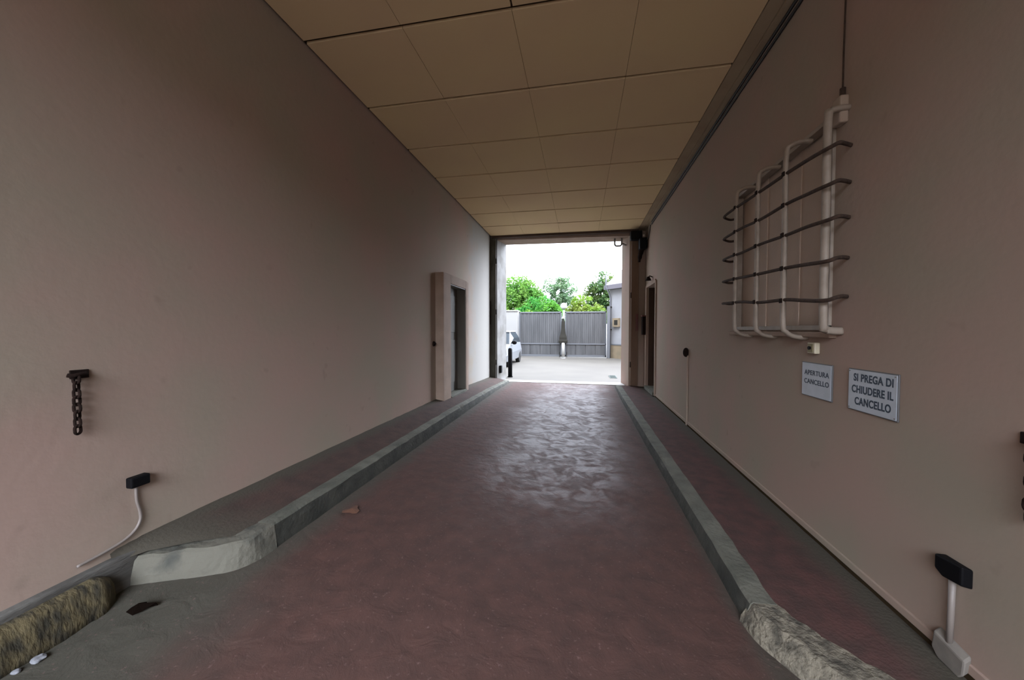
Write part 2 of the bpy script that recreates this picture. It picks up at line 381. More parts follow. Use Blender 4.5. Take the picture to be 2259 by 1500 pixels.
def zwl(y): return interp([(1.0, -1.185), (4, -1.20), (6, -1.215), (7.7, -1.24), (9.8, -1.31)], y)
def zcl(y): return interp([(1.0, -1.285), (1.9, -1.268), (5.5, -1.275), (8, -1.33), (9.95, -1.40)], y)
def zcr(y): return interp([(1.0, -1.53), (1.7, -1.50), (2.1, -1.48), (8.5, -1.47), (9.95, -1.45)], y)

def curb(name, path, M, wid, side, topz, tilt=0.02, seed=0, rough=0.006, step=0.05, mi_f=None):
    """path: outer edge (x, y); side=+1 when the sidewalk lies to +X of travel"""
    P = smooth_path([(x, y, 0) for x, y in path], 8)
    # resample
    Q = [P[0]]
    for p in P[1:]:
        if (p - Q[-1]).length >= step: Q.append(p)
    Q.append(P[-1])
    bm = bmesh.new(); R = []
    for i, p in enumerate(Q):
        t = (Q[min(i + 1, len(Q) - 1)] - Q[max(i - 1, 0)]).normalized(); n = Vector((t.y, -t.x, 0)) * side
        w = wid(p.y) if callable(wid) else wid
        zt = topz(p.y); zb = zdrive(p.x, p.y) - 0.03
        prof = [(-tilt, zb), (-tilt * 0.7, zb + 0.03 + (zt - zb) * 0.25), (-tilt * 0.2, zb + (zt - zb) * 0.7), (0.004, zt - 0.016), (0.018, zt - 0.002), (w * 0.5, zt), (w, zt), (w + 0.02, zt - 0.05), (w + 0.02, zb)]
        ring = []
        for k, (d, z) in enumerate(prof):
            q = p + n * d; q.z = z
            if 0 < k < 7:
                nn = noise.noise(Vector((q.x * 11 + seed, q.y * 11, z * 14))) + 0.6 * noise.noise(Vector((q.x * 33, q.y * 33, z * 33 + seed)))
                q += n * rough * nn; q.z += rough * 0.6 * nn
                if k in (3, 4):      # chipped arris
                    c = max(0, noise.noise(Vector((q.y * 4.0 + seed, q.x * 4.0, 3))) - 0.32) * 0.12
                    q += n * c * 0.6; q.z -= c * 0.6
            ring.append(bm.verts.new(q))
        R.append(ring)
    for i in range(len(R) - 1):
        for k in range(len(prof) - 1):
            f = bm.faces.new((R[i][k], R[i][k + 1], R[i + 1][k + 1], R[i + 1][k]))
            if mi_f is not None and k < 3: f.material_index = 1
    bm.faces.new(R[0]); bm.faces.new(R[-1][::-1])
    return struct(link(name, bm, [M, mi_f] if mi_f else M, smooth=False))

# left: sidewalk surface and curb
CL = -1.965
bm = bmesh.new(); A = []; Bq = []
for y in frange(1.50, 9.97, 0.12):
    ox = CL - 0.10
    if y < 1.98: ox = interp([(1.50, -2.47), (1.60, -2.44), (1.70, -2.30), (1.80, -2.14), (1.90, -2.07), (1.98, CL - 0.10)], y)
    A.append((XL - 0.01, y, zwl(y) + 0.003)); Bq.append((ox, y, zcl(y) - 0.004 + (0.02 if y < 1.8 else 0.0)))
strip(bm, A, Bq, rough=0.006); struct(link('sidewalk_left', bm, M_walk_l, smooth=True))
curb('curb_left', [(CL, y) for y in (2.02, 3, 4, 5, 6, 7, 8, 9, 9.95)], M_conc, 0.115, -1, zcl, seed=3, tilt=0.012, mi_f=M_curbface)
curb('curb_left_end', [(-2.475, 1.56), (-2.30, 1.645), (-2.12, 1.73), (-2.02, 1.80), (-1.972, 1.90), (CL, 2.03)], M_white_end, 0.115, -1, zcl, seed=9, rough=0.010, tilt=0.02, step=0.025)

# right
bm = bmesh.new(); A = []; Bq = []
for y in frange(1.30, 9.97, 0.1):
    ix = interp([(1.30, 1.63), (1.58, 1.53), (1.80, 1.33), (1.995, 1.15), (2.10, 1.07), (2.30, 1.03), (9.97, 1.03)], y)
    A.append((ix, y, zcr(y) - 0.012)); Bq.append((XR + 0.01, y, -1.478 + (0.0 if y > 2 else (y - 2) * 0.04)))
strip(bm, A, Bq, rough=0.005); struct(link('sidewalk_right', bm, M_walk_r, smooth=True))
CR = 0.912
curb('curb_right', [(CR, y) for y in (2.16, 3, 4, 5, 6, 7, 8, 9, 9.95)], M_conc, 0.135, 1, zcr, seed=5, tilt=0.02, mi_f=M_curbface)
curb('curb_right_end', [(1.66, 1.28), (1.42, 1.46), (1.20, 1.68), (1.03, 1.90), (0.94, 2.05), (CR, 2.18)], M_agg,
     lambda y: interp([(1.28, 0.10), (1.6, 0.20), (1.9, 0.17), (2.18, 0.135)], y), 1, lambda y: zcr(y) - 0.004, seed=21, rough=0.014, tilt=0.05, step=0.02)

# cement foot of the left wall near the mouth, and the mossy guard stone laid against it
bm = bmesh.new(); box(bm, XL - 0.02, XL + 0.045, Y0, 1.60, ZB, -1.235)
struct(link('baseboard_left', bm, M_plinth, bevel=0.01))
bm = bmesh.new(); R = []
Ls = frange(0.55, 1.46, 0.02)
for i, y in enumerate(Ls):
    e = min(1.0, (1.475 - y) / 0.07); zb = zdrive(-2.45, y) - 0.02
    zt = -1.262 - 0.02 * (1.5 - y) - (1 - e) * 0.05; w = 0.075 * (0.45 + 0.55 * e)
    prof = [(0.0, zb), (w * 1.2, zb), (w * 1.15, zb + 0.05), (w * 1.0, zb + 0.11), (w * 0.75, zt - 0.01), (w * 0.35, zt), (0.0, zt)]
    ring = []
    for k, (d, z) in enumerate(prof):
        q = Vector((XL + 0.046 + d, y, z))
        if 0 < k < 6:
            nn = noise.noise(q * 14) + 0.7 * noise.noise(q * 37)
            q.x += 0.010 * nn; q.z += 0.010 * nn
        ring.append(bm.verts.new(q))
    R.append(ring)
for i in range(len(R) - 1):
    for k in range(6): bm.faces.new((R[i][k], R[i][k + 1], R[i + 1][k + 1], R[i + 1][k]))
bm.faces.new(R[0]); bm.faces.new(R[-1][::-1])
o = link('guard_stone', bm, M_moss, smooth=True)
tag(o, 'long low mossy yellow-brown guard stone against the foot of the left wall', 'stone')

# foot of the right wall: thin plaster lip over a dark joint
bm = bmesh.new(); box(bm, XR - 0.012, XR + 0.01, 1.2, 8.5, -1.452, -1.41)
struct(link('baseboard_right', bm, M_wall, bevel=0.004))
bm = bmesh.new(); box(bm, XR - 0.008, XR + 0.01, 1.2, 8.5, -1.485, -1.452)
struct(link('trim_2', bm, M_gap))

# ------------------------------------------------------------------ portal at the far end
bm = bmesh.new()
def prism(bm, poly, z0, z1):
    lo = [bm.verts.new((x, y, z0)) for x, y in poly]; hi = [bm.verts.new((x, y, z1)) for x, y in poly]
    bm.faces.new(lo[::-1]); bm.faces.new(hi)
    for i in range(len(poly)): bm.faces.new((lo[i], lo[(i + 1) % len(poly)], hi[(i + 1) % len(poly)], hi[i]))
prism(bm, [(-12, 10.0), (-2.31, 10.0), (-2.175, 10.60), (-12, 10.60)], ZB, 9)
struct(link('wall_back_left', bm, M_pierl))
bm = bmesh.new(); prism(bm, [(12, 10.0), (12, 10.60), (1.11, 10.60), (1.235, 10.0)], ZB, 9)
struct(link('wall_back_right', bm, M_wall))
bm = bmesh.new()
v = [(-2.45, 10.0, 2.50), (1.4, 10.0, 2.455), (1.4, 10.6, 2.455), (-2.45, 10.6, 2.50)]
lo = [bm.verts.new(p) for p in v]; hi = [bm.verts.new((p[0], p[1], 9)) for p in v]
bm.faces.new(lo[::-1]); bm.faces.new(hi)
for i in range(4): bm.faces.new((lo[i], lo[(i + 1) % 4], hi[(i + 1) % 4], hi[i]))
struct(link('wall_back_lintel', bm, M_surr))
# pale stone sill of the way out
bm = bmesh.new(); prism(bm, [(-2.25, 10.25), (1.18, 10.15), (1.12, 10.62), (-2.18, 10.62)], -1.60, -1.478)
struct(link('threshold', bm, M_sill, bevel=0.008))

# folded gate leaves and their head rail
t = thing('folded_gate', 'dark weathered green folding gate leaf standing against the left pier of the far opening', 'gate', (-2.40, 9.95, -1.44))
bm = bmesh.new(); box(bm, -2.478, -2.318, 9.88, 9.93, -1.40, 2.52); link('leaf_board', bm, M_greenwood, t, bevel=0.004)
bm = bmesh.new(); box(bm, -2.455, -2.30, 9.935, 9.985, -1.46, 2.52); link('leaf_board', bm, M_greenwood, t, bevel=0.004)
for z in (-0.9, 0.5, 1.9):
    bm = bmesh.new(); tube(bm, [(-2.316, 9.90, z - 0.07), (-2.316, 9.90, z + 0.07)], 0.014, 8); link('hinge', bm, M_rustd, t, smooth=True)
bm = bmesh.new(); box(bm, -2.482, -2.462, 9.862, 9.882, 0.15, 0.80); link('pull_bar', bm, M_rustd, t, bevel=0.003)
t = thing('folded_gate', 'warm brown folding gate leaf standing against the right pier of the far opening', 'gate', (1.36, 9.95, -1.46))
bm = bmesh.new(); box(bm, 1.275, 1.455, 9.89, 9.94, -1.45, 2.45); link('leaf_board', bm, M_brown, t, bevel=0.004)
bm = bmesh.new(); box(bm, 1.26, 1.43, 9.945, 9.985, -1.46, 2.45); link('leaf_board', bm, M_brown, t, bevel=0.004)
for z in (-0.9, 0.9):
    bm = bmesh.new(); tube(bm, [(1.268, 9.90, z - 0.07), (1.268, 9.90, z + 0.07)], 0.014, 8); link('hinge', bm, M_rustd, t, smooth=True)
bm = bmesh.new(); box(bm, 1.39, 1.45, 9.85, 9.89, -0.02, 0.42); link('lock_plate', bm, M_redb, t, bevel=0.006)
t = thing('gate_head_rail', 'dark brown head rail under the ceiling across the far opening', 'rail', (-0.5, 9.95, 2.53))
bm = bmesh.new()
vv = [(-2.45, 9.86, 2.535), (1.45, 9.86, 2.525), (1.45, 9.99, 2.525), (-2.45, 9.99, 2.535)]
lo = [bm.verts.new(p) for p in vv]; hi = [bm.verts.new((p[0], p[1], 2.592)) for p in vv]
bm.faces.new(lo[::-1]); bm.faces.new(hi)
for i in range(4): bm.faces.new((lo[i], lo[(i + 1) % 4], hi[(i + 1) % 4], hi[i]))
link('rail', bm, M_doorb, t, bevel=0.004)
# closer mechanism in the top right corner
t = thing('gate_closer', 'dark cluttered gate closer with hanging arm in the top right corner of far opening', 'gate closer', (1.42, 9.8, 2.3))
bm = bmesh.new(); box(bm, 1.22, 1.50, 9.66, 9.85, 2.28, 2.50); link('motor_box', bm, M_black, t, bevel=0.02)
bm = bmesh.new(); box(bm, 1.42, 1.60, 9.55, 9.83, 2.02, 2.30); link('gear_case', bm, M_black, t, bevel=0.03)
bm = bmesh.new(); tube(bm, smooth_path([(1.50, 9.7, 2.05), (1.46, 9.72, 1.9), (1.44, 9.75, 1.72)], 5), [0.06] * 5 + [0.05] * 3 + [0.03] * 3, 10); link('arm', bm, M_rustd, t, smooth=True)
bm = bmesh.new(); tube(bm, smooth_path([(1.57, 9.56, 2.22), (1.60, 9.45, 2.26), (1.605, 9.3, 2.36), (1.605, 9.2, 2.5)], 5), 0.012, 8); link('cable', bm, M_cable, t, smooth=True)
bm = bmesh.new(); bmesh.ops.create_uvsphere(bm, u_segments=14, v_segments=8, radius=0.035, matrix=Matrix.Translation((1.52, 9.52, 2.34))); link('knob', bm, M_conduit, t, smooth=True)
# small bracket hanging from the lintel
t = thing('hanging_bracket', 'small grey U-shaped bracket hanging from the lintel at the top right of far opening', 'bracket', (0.98, 10.3, 2.455))
bm = bmesh.new(); tube(bm, [(0.88, 10.25, 2.455), (0.88, 10.25, 2.31), (0.895, 10.25, 2.275), (0.92, 10.25, 2.26), (1.02, 10.25, 2.26), (1.045, 10.25, 2.275), (1.06, 10.25, 2.31), (1.06, 10.25, 2.455)], 0.024, 8); link('hoop', bm, M_brack, t, smooth=True)
bm = bmesh.new(); tube(bm, [(1.06, 10.25, 2.33), (1.17, 10.25, 2.27)], 0.024, 8); link('brace', bm, M_brack, t, smooth=True)

# ------------------------------------------------------------------ left doorway with projecting surround
SX = -2.335
bm = bmesh.new()
for (ya, yb, za, zb_) in ((6.0, 6.36, -1.30, 1.00), (7.25, 7.42, -1.30, 1.00), (6.36, 7.25, 0.84, 1.00)):
    box(bm, XL - 0.01, SX, ya, yb, za, zb_)
bmesh.ops.remove_doubles(bm, verts=bm.verts, dist=1e-5); bm.verts.index_update(); weld(bm)
struct(link('trim_3', bm, M_surr, bevel=0.008))
bm = bmesh.new(); box(bm, XL - 0.45, SX + 0.02, 6.36, 7.25, -1.27, -1.225); struct(link('trim_4', bm, M_conc, bevel=0.006))
d = obox('door_1', -2.56, -2.52, 6.37, 7.24, -1.22, 0.835, M_doorg); struct(d)
for k in range(2):
    bm = bmesh.new(); box(bm, -2.522, -2.508, 6.50, 7.11, (-1.05, -0.05)[k], (-0.20, 0.68)[k]); link('door_panel', bm, M_doorg, d, bevel=0.006)
bm = bmesh.new(); tube(bm, [(-2.52, 6.47, -0.18), (-2.475, 6.47, -0.18), (-2.475, 6.58, -0.18)], 0.010, 8); link('door_handle', bm, M_screw, d, smooth=True)
bm = bmesh.new(); box(bm, -2.52, -2.345, 7.232, 7.249, -1.22, 0.835); box(bm, -2.52, -2.345, 6.361, 7.232, 0.82, 0.838); link('door_frame', bm, M_doorg, d)
t = thing('door_bell', 'small dark round door bell on left wall just before the doorway surround', 'door bell', (XL, 5.90, -0.24))
bm = bmesh.new(); bmesh.ops.create_cone(bm, segments=20, radius1=0.045, radius2=0.038, depth=0.03, cap_ends=True, matrix=Matrix.Translation((XL + 0.016, 5.90, -0.24)) @ Matrix.Rotation(math.pi / 2, 4, 'Y')); link('bell_case', bm, M_rustd, t, bevel=0.003)
bm = bmesh.new(); bmesh.ops.create_cone(bm, segments=16, radius1=0.018, radius2=0.014, depth=0.02, cap_ends=True, matrix=Matrix.Translation((XL + 0.036, 5.90, -0.24)) @ Matrix.Rotation(math.pi / 2, 4, 'Y')); link('push_button', bm, M_black, t)
# right doorway
bm = bmesh.new()
for (ya, yb, za, zb_) in ((9.62, 9.80, -1.46, 1.10), (8.47, 8.55, -1.46, 1.10), (8.55, 9.62, 1.05, 1.13)):
    box(bm, XR - 0.03, XR + 0.01, ya, yb, za, zb_)
struct(link('trim_5', bm, M_surr, bevel=0.005))
d = struct(obox('door_2', XR + 0.22, XR + 0.26, 8.56, 9.61, -1.39, 1.045, M_doorb))
for k in range(2):
    bm = bmesh.new(); box(bm, XR + 0.208, XR + 0.222, 8.72, 9.45, (-1.2, -0.1)[k], (-0.3, 0.85)[k]); link('door_panel', bm, M_doorb, d, bevel=0.006)
bm = bmesh.new(); bmesh.ops.create_uvsphere(bm, u_segments=14, v_segments=8, radius=0.03, matrix=Matrix.Translation((XR + 0.17, 8.67, -0.35))); link('door_knob', bm, M_screw, d, smooth=True)
bm = bmesh.new(); box(bm, XR - 0.06, XR + 0.3, 8.56, 9.61, -1.47, -1.39); struct(link('trim_6', bm, M_conc, bevel=0.006))
bm = bmesh.new(); box(bm, XR + 0.03, XR + 0.22, 9.60, 9.618, -1.39, 1.048); link('door_frame', bm, M_doorb, d)
t = thing('wall_lamp', 'small dark wall lamp above the doorway in the right wall', 'wall lamp', (XR, 9.0, 1.2))
bm = bmesh.new(); tube(bm, smooth_path([(XR, 9.0, 1.23), (XR - 0.06, 9.0, 1.26), (XR - 0.09, 9.0, 1.22)], 5), 0.012, 8); link('bracket', bm, M_rustd, t, smooth=True)
bm = bmesh.new(); bmesh.ops.create_cone(bm, segments=20, radius1=0.07, radius2=0.025, depth=0.09, cap_ends=True, matrix=Matrix.Translation((XR - 0.09, 9.0, 1.20))); link('lamp_shade', bm, M_rustd, t)
t = thing('letter_box', 'narrow dark letter box on the strip of wall beyond the right doorway', 'letter box', (XR - 0.03, 9.72, 0.1))
bm = bmesh.new(); box(bm, XR - 0.115, XR - 0.03, 9.63, 9.80, -0.12, 0.34); link('box', bm, M_rustd, t, bevel=0.01)
bm = bmesh.new(); box(bm, XR - 0.125, XR - 0.03, 9.62, 9.81, 0.34, 0.37); link('lid', bm, M_redb, t, bevel=0.005)
bm = bmesh.new(); box(bm, XR - 0.119, XR - 0.114, 9.66, 9.77, 0.22, 0.25); link('slot', bm, M_black, t)

# wall stud with old conduit trace on right wall
t = thing('wall_fitting', 'small black round fitting on a faint painted conduit on the right wall', 'wall fitting', (XR, 6.05, -0.34))
bm = bmesh.new(); bmesh.ops.create_uvsphere(bm, u_segments=16, v_segments=10, radius=0.058, matrix=Matrix.Translation((XR - 0.03, 6.05, -0.345)) @ Matrix.Diagonal((0.75, 0.8, 1.25, 1))); link('dome', bm, M_rustd, t, smooth=True)
bm = bmesh.new(); box(bm, XR - 0.018, XR, 6.02, 6.075, -1.478, -0.39); link('conduit', bm, M_wall, t, bevel=0.006)
bm = bmesh.new(); box(bm, XR - 0.024, XR, 6.01, 6.085, -1.20, -1.17); link('clip', bm, M_surr, t, bevel=0.003)

# ------------------------------------------------------------------ barred window
w = bmesh.new()
wy0, wy1, wz0, wz1 = 2.77, 4.32, 0.0, 1.42
box(w, XR - 0.018, XR + 0.05, wy0 - 0.0, wy1, wz0 - 0.0, wz0 + 0.035); box(w, XR - 0.018, XR + 0.05, wy0, wy1, wz1 - 0.03, wz1)
box(w, XR - 0.018, XR + 0.05, wy0, wy0 + 0.035, wz0, wz1); box(w, XR - 0.018, XR + 0.05, wy1 - 0.035, wy1, wz0, wz1)
wf = link('window_1', w, M_barw, bevel=0.003); struct(wf)
bm = bmesh.new(); box(bm, XR + 0.065, XR + 0.10, wy0, wy1, wz0, wz1)
for yy in (3.28, 3.80): box(bm, XR + 0.056, XR + 0.07, yy - 0.02, yy + 0.02, wz0, wz1)
link('shutter_panel', bm, M_shut, wf)
bm = bmesh.new(); box(bm, XR - 0.04, XR + 0.02, wy0 - 0.05, wy1 + 0.05, -0.05, -0.012); link('window_sill', bm, M_surr, wf, bevel=0.006)

t = thing('window_grille', 'projecting iron window grille with cream upright bars and rusty wavy rods on right wall', 'window grille', (XR, 3.2, 0.7))
GX = XR - 0.160
for i, yb in enumerate((3.90, 3.46, 3.035)):
    bm = bmesh.new()
    zt, zb_ = 1.365, -0.055
    pts = smooth_path([(XR + 0.0, yb, zt), (XR - 0.05, yb, zt + 0.005), (GX + 0.03, yb, zt - 0.02), (GX, yb, zt - 0.09), (GX, yb, zt - 0.5), (GX, yb, 0.5), (GX, yb, zb_ + 0.11), (GX + 0.02, yb, zb_ + 0.045), (GX + 0.07, yb, zb_ + 0.012), (XR - 0.03, yb, zb_), (XR, yb, zb_)], 5)
    tube(bm, pts, 0.023, 8, scale_xy=(0.75, 1.0)); link('upright_bar', bm, M_barw, t, smooth=True)
bm = bmesh.new(); tube(bm, smooth_path([(XR, 2.66, 1.385), (GX + 0.07, 2.655, 1.375), (GX + 0.045, 2.655, 1.31), (GX + 0.045, 2.655, 0.7), (GX + 0.045, 2.655, 0.07), (GX + 0.07, 2.66, 0.005), (XR, 2.67, -0.005)], 5), 0.024, 8, scale_xy=(0.8, 1.05)); link('upright_bar', bm, M_barw, t, smooth=True)
for i, (zr, zl_) in enumerate(((1.12, 1.20), (0.895, 0.965), (0.68, 0.745), (0.43, 0.515), (0.19, 0.285))):
    bm = bmesh.new(); k = 0.006 * math.sin(i * 2.1)
    zz = lambda q: zr + (zl_ - zr) * q
    pts = smooth_path([(XR, 4.36, zz(1.0) + 0.0), (XR - 0.04, 4.38, zz(1.0)), (XR - 0.10, 4.34, zz(1) + 0.006), (GX + 0.012, 4.24, zz(0.97)), (GX, 4.05, zz(0.9)), (GX, 3.75, zz(0.72) + k), (GX, 3.40, zz(0.5) - k), (GX, 3.02, zz(0.3) + k),
                       (GX, 2.78, zz(0.10)), (GX + 0.004, 2.64, zz(-0.04)), (GX + 0.02, 2.57, zz(-0.05)), (GX + 0.05, 2.555, zz(0) + 0.008), (XR - 0.05, 2.60, zz(0) + 0.02), (XR, 2.63, zz(0) + 0.02)], 5)
    tube(bm, pts, 0.0125, 8); link('cross_rod', bm, M_rust, t, smooth=True)
    for yb in (3.90, 3.46, 3.035):
        bm = bmesh.new(); zc = zz((yb - 2.5) / 1.8); box(bm, GX - 0.024, GX + 0.004, yb - 0.016, yb + 0.016, zc - 0.017, zc + 0.017)
        link('rod_clip', bm, M_rustd, t, bevel=0.004)
# small junction tube and wire going up from the grille's near corner
t = thing('wall_wire', 'thin brown wire running down the right wall to a grey box at the grille corner', 'wire', (XR, 2.70, 1.45))
bm = bmesh.new(); tube(bm, [(XR - 0.010, 2.70, 2.56), (XR - 0.010, 2.697, 2.1), (XR - 0.012, 2.70, 1.75), (XR - 0.012, 2.70, 1.50)], 0.0055, 6); link('wire', bm, M_rust, t, smooth=True)
bm = bmesh.new(); box(bm, XR - 0.05, XR, 2.655, 2.735, 1.30, 1.47); link('junction_box', bm, M_wall, t, bevel=0.01)
bm = bmesh.new(); tube(bm, [(XR - 0.012, 2.70, 1.47), (XR - 0.012, 2.70, 1.53)], 0.016, 8); link('gland', bm, M_rust, t)

# twin cables along the top of right wall
for z, x, lab in ((2.545, XR - 0.014, 'upper of two black cables running along the top of the right wall'), (2.485, XR - 0.014, 'lower of two black cables running along the top of the right wall')):
    bm = bmesh.new(); tube(bm, [(x, y, z + 0.006 * noise.noise(Vector((y * 1.1, z * 7, 0)))) for y in frange(Y0 + 0.02, 9.1, 0.25)], 0.012, 8)
    tag(link('cable', bm, M_cable, smooth=True), lab, 'cable', 'cables along the top of the right wall')

# ------------------------------------------------------------------ signs and switch
def text_mesh(s, size, M, y, z, x, width, parent, bold=0.012):
    cu = bpy.data.curves.new('lettering', 'FONT'); cu.body = s; cu.size = size; cu.align_x = 'CENTER'; cu.align_y = 'CENTER'; cu.extrude = 0.0006; cu.offset = size * bold * (2.4 if size > 0.05 else 1.5)
    cu.space_character = 1.08
    tmp = bpy.data.objects.new('lettering', cu); COL.objects.link(tmp)
    dg = bpy.context.evaluated_depsgraph_get(); me = bpy.data.meshes.new_from_object(tmp.evaluated_get(dg))
    bpy.data.objects.remove(tmp)
    xs_ = [v.co.x for v in me.vertices]; sc = width / (max(xs_) - min(xs_)); cx = (max(xs_) + min(xs_)) / 2
    for v in me.vertices: v.co = Vector((x - v.co.z, y - (v.co.x - cx) * sc, z + v.co.y))
    me.materials.clear(); me.materials.append(M)
    spans = sorted((min(me.vertices[i].co.y for i in p.vertices), max(me.vertices[i].co.y for i in p.vertices)) for p in me.polygons)
    cuts = []; top = spans[0][1]                            # one object per word: cut only where no face reaches across
    for lo_, hi_ in spans:
        if lo_ - top > size * 0.22: cuts.append((lo_ + top) / 2)
        top = max(top, hi_)
    word = lambda yy: sum(yy > c for c in cuts)
    for w_ in range(len(cuts) + 1):
        bm = bmesh.new(); bm.from_mesh(me)
        bmesh.ops.delete(bm, geom=[v for v in bm.verts if word(v.co.y) != w_], context='VERTS')
        m_w = bpy.data.meshes.new('lettering'); bm.to_mesh(m_w); bm.free(); m_w.materials.append(M)
        o = bpy.data.objects.new('lettering', m_w); COL.objects.link(o)
        o.parent = parent; o.matrix_parent_inverse = Matrix.Translation(-parent.location)
def sign(label, ya, yb, za, zb_, lines, size, screws=True):
    t = thing('wall_sign', label, 'sign', (XR, (ya + yb) / 2, za))
    bm = bmesh.new(); box(bm, XR - 0.010, XR - 0.001, yb, ya, za, zb_); link('plate', bm, M_signback, t, bevel=0.002)
    bm = bmesh.new(); box(bm, XR - 0.012, XR - 0.0095, yb + 0.006, ya - 0.006, za + 0.006, zb_ - 0.006); link('face', bm, M_sign, t)
    for s, z, wd, oy in lines: text_mesh(s, size, M_ink, (ya + yb) / 2 + oy, z, XR - 0.0125, wd, t)
    if screws:
        for yy in (ya - 0.015, yb + 0.015):
            for zz in (za + 0.015, zb_ - 0.015):
                bm = bmesh.new(); bmesh.ops.create_cone(bm, segments=10, radius1=0.004, radius2=0.003, depth=0.003, cap_ends=True, matrix=Matrix.Translation((XR - 0.0135, yy, zz)) @ Matrix.Rotation(math.pi / 2, 4, 'Y')); link('screw', bm, M_screw, t)
    return t
sign('smaller white sign under the switch reading APERTURA CANCELLO, beside the window grille', 3.065, 2.735, -0.475, -0.230,
     [('APERTURA', -0.305, 0.27, -0.005), ('CANCELLO', -0.368, 0.27, -0.005)], 0.048, False)
sign('larger white three-line sign reading SI PREGA DI CHIUDERE IL CANCELLO on right wall', 2.585, 2.225, -0.480, -0.230,
     [('SI PREGA DI', -0.282, 0.285, -0.010), ('CHIUDERE IL', -0.352, 0.300, -0.004), ('CANCELLO', -0.422, 0.26, -0.010)], 0.061)
t = thing('wall_switch', 'small cream push switch on right wall above the smaller sign', 'switch', (XR, 2.92, -0.16))
bm = bmesh.new(); box(bm, XR - 0.035, XR, 2.88, 2.965, -0.165, -0.085); link('switch_box', bm, M_yel, t, bevel=0.006)
bm = bmesh.new(); box(bm, XR - 0.038, XR - 0.033, 2.895, 2.955, -0.155, -0.095); link('face_plate', bm, M_yel2, t, bevel=0.002)
bm = bmesh.new(); bmesh.ops.create_cone(bm, segments=16, radius1=0.013, radius2=0.011, depth=0.012, cap_ends=True, matrix=Matrix.Translation((XR - 0.042, 2.925, -0.125)) @ Matrix.Rotation(math.pi / 2, 4, 'Y')); link('push_button', bm, M_black, t)

# ------------------------------------------------------------------ chains
def chain(label, x, y, ztop, n, side, hook=True, pitch=0.036, group=None):
    t = thing('wall_chain', label, 'chain', (x, y, ztop))
    bm = bmesh.new(); tube(bm, smooth_path([(x, y + side * 0.05, ztop + 0.0), (x + side * 0.02, y + side * 0.04, ztop), (x + side * 0.034, y + 0.01, ztop), (x + side * 0.034, y - 0.012, ztop - 0.004), (x + side * 0.022, y - 0.028, ztop)], 4), 0.0105, 8); link('hook', bm, M_rustd, t, smooth=True)
    bm = bmesh.new(); box(bm, min(x, x + side * 0.010), max(x, x + side * 0.010), y - 0.01, y + 0.062, ztop - 0.022, ztop + 0.022); link('hook_plate', bm, M_rustd, t, bevel=0.003)
    for i in range(n):
        zc = ztop - 0.022 - i * pitch; bm = bmesh.new(); pts = []
        tw = (0.35 if i % 2 == 0 else 1.92) + 0.15 * math.sin(i * 1.7)
        for k in range(16):
            an = 2 * math.pi * k / 16; wv = 0.0135 * math.cos(an); hv = (0.5 * pitch - 0.002) * math.sin(an) + (0.006 if math.sin(an) > 0 else -0.006)
            pts.append((x + side * 0.030 + wv * math.cos(tw) , y + wv * math.sin(tw), zc + hv))
        tube(bm, pts, 0.0062, 8, closed=True); link('chain_link', bm, M_rustd, t, smooth=True)
    return t
chain('short rusty chain hanging from a hook on the left wall', XL, 1.372, -0.225, 8, 1)
chain('rusty chain on the right wall, cut by the photo edge beyond the larger sign', XR, 1.628, -0.40, 7, -1, pitch=0.042)

# ------------------------------------------------------------------ photocells
t = thing('photocell', 'black photocell on a thin curved white conduit low on the left wall', 'photocell', (XL, 1.625, -0.86))
bm = bmesh.new(); box(bm, XL, XL + 0.045, 1.575, 1.668, -0.888, -0.828); link('sensor_case', bm, M_black, t, bevel=0.008)
bm = bmesh.new(); tube(bm, smooth_path([(XL + 0.012, 1.617, -0.885), (XL + 0.012, 1.618, -0.97), (XL + 0.012, 1.632, -1.04), (XL + 0.013, 1.632, -1.09), (XL + 0.014, 1.605, -1.135), (XL + 0.015, 1.55, -1.165), (XL + 0.016, 1.46, -1.180), (XL + 0.017, 1.36, -1.188)], 6), 0.0075, 8); link('conduit', bm, M_conduit, t, smooth=True)
t = thing('photocell', 'black photocell on a straight white conduit and junction box low on right wall', 'photocell', (XR, 1.90, -1.08))
bm = bmesh.new()
prof = [(1.840, -1.010), (1.962, -1.010), (1.962, -1.075), (1.925, -1.095), (1.840, -1.095)]
fr = [bm.verts.new((XR - 0.045, y, z + (0.012 if y < 1.9 else 0))) for y, z in prof]; bk = [bm.verts.new((XR, y, z)) for y, z in prof]
bm.faces.new(fr); bm.faces.new(bk[::-1])
for i in range(5): bm.faces.new((fr[i], fr[(i + 1) % 5], bk[(i + 1) % 5], bk[i]))
link('sensor_case', bm, M_black, t, bevel=0.008)
bm = bmesh.new(); tube(bm, [(XR - 0.02, 1.905, -1.09), (XR - 0.02, 1.907, -1.25), (XR - 0.02, 1.91, -1.38)], 0.0115, 10); link('conduit', bm, M_conduit, t, smooth=True)
bm = bmesh.new()
prof = [(1.835, -1.378), (1.975, -1.352), (1.985, -1.43), (1.955, -1.462), (1.86, -1.470), (1.84, -1.445)]
fr = [bm.verts.new((XR - 0.036, y - 0.01, z - 0.02)) for y, z in prof]; bk = [bm.verts.new((XR, y, z)) for y, z in prof]
bm.faces.new(fr); bm.faces.new(bk[::-1])
for i in range(6): bm.faces.new((fr[i], fr[(i + 1) % 6], bk[(i + 1) % 6], bk[i]))
link('junction_box', bm, M_jbox, t, bevel=0.008)
t = thing('photocell', 'small black photocell low on the left reveal of the far opening', 'photocell', (-2.25, 10.05, -1.1))
bm = bmesh.new(); box(bm, -2.34, -2.215, 10.12, 10.26, -1.23, -1.02); link('sensor_case', bm, M_black, t, bevel=0.012)

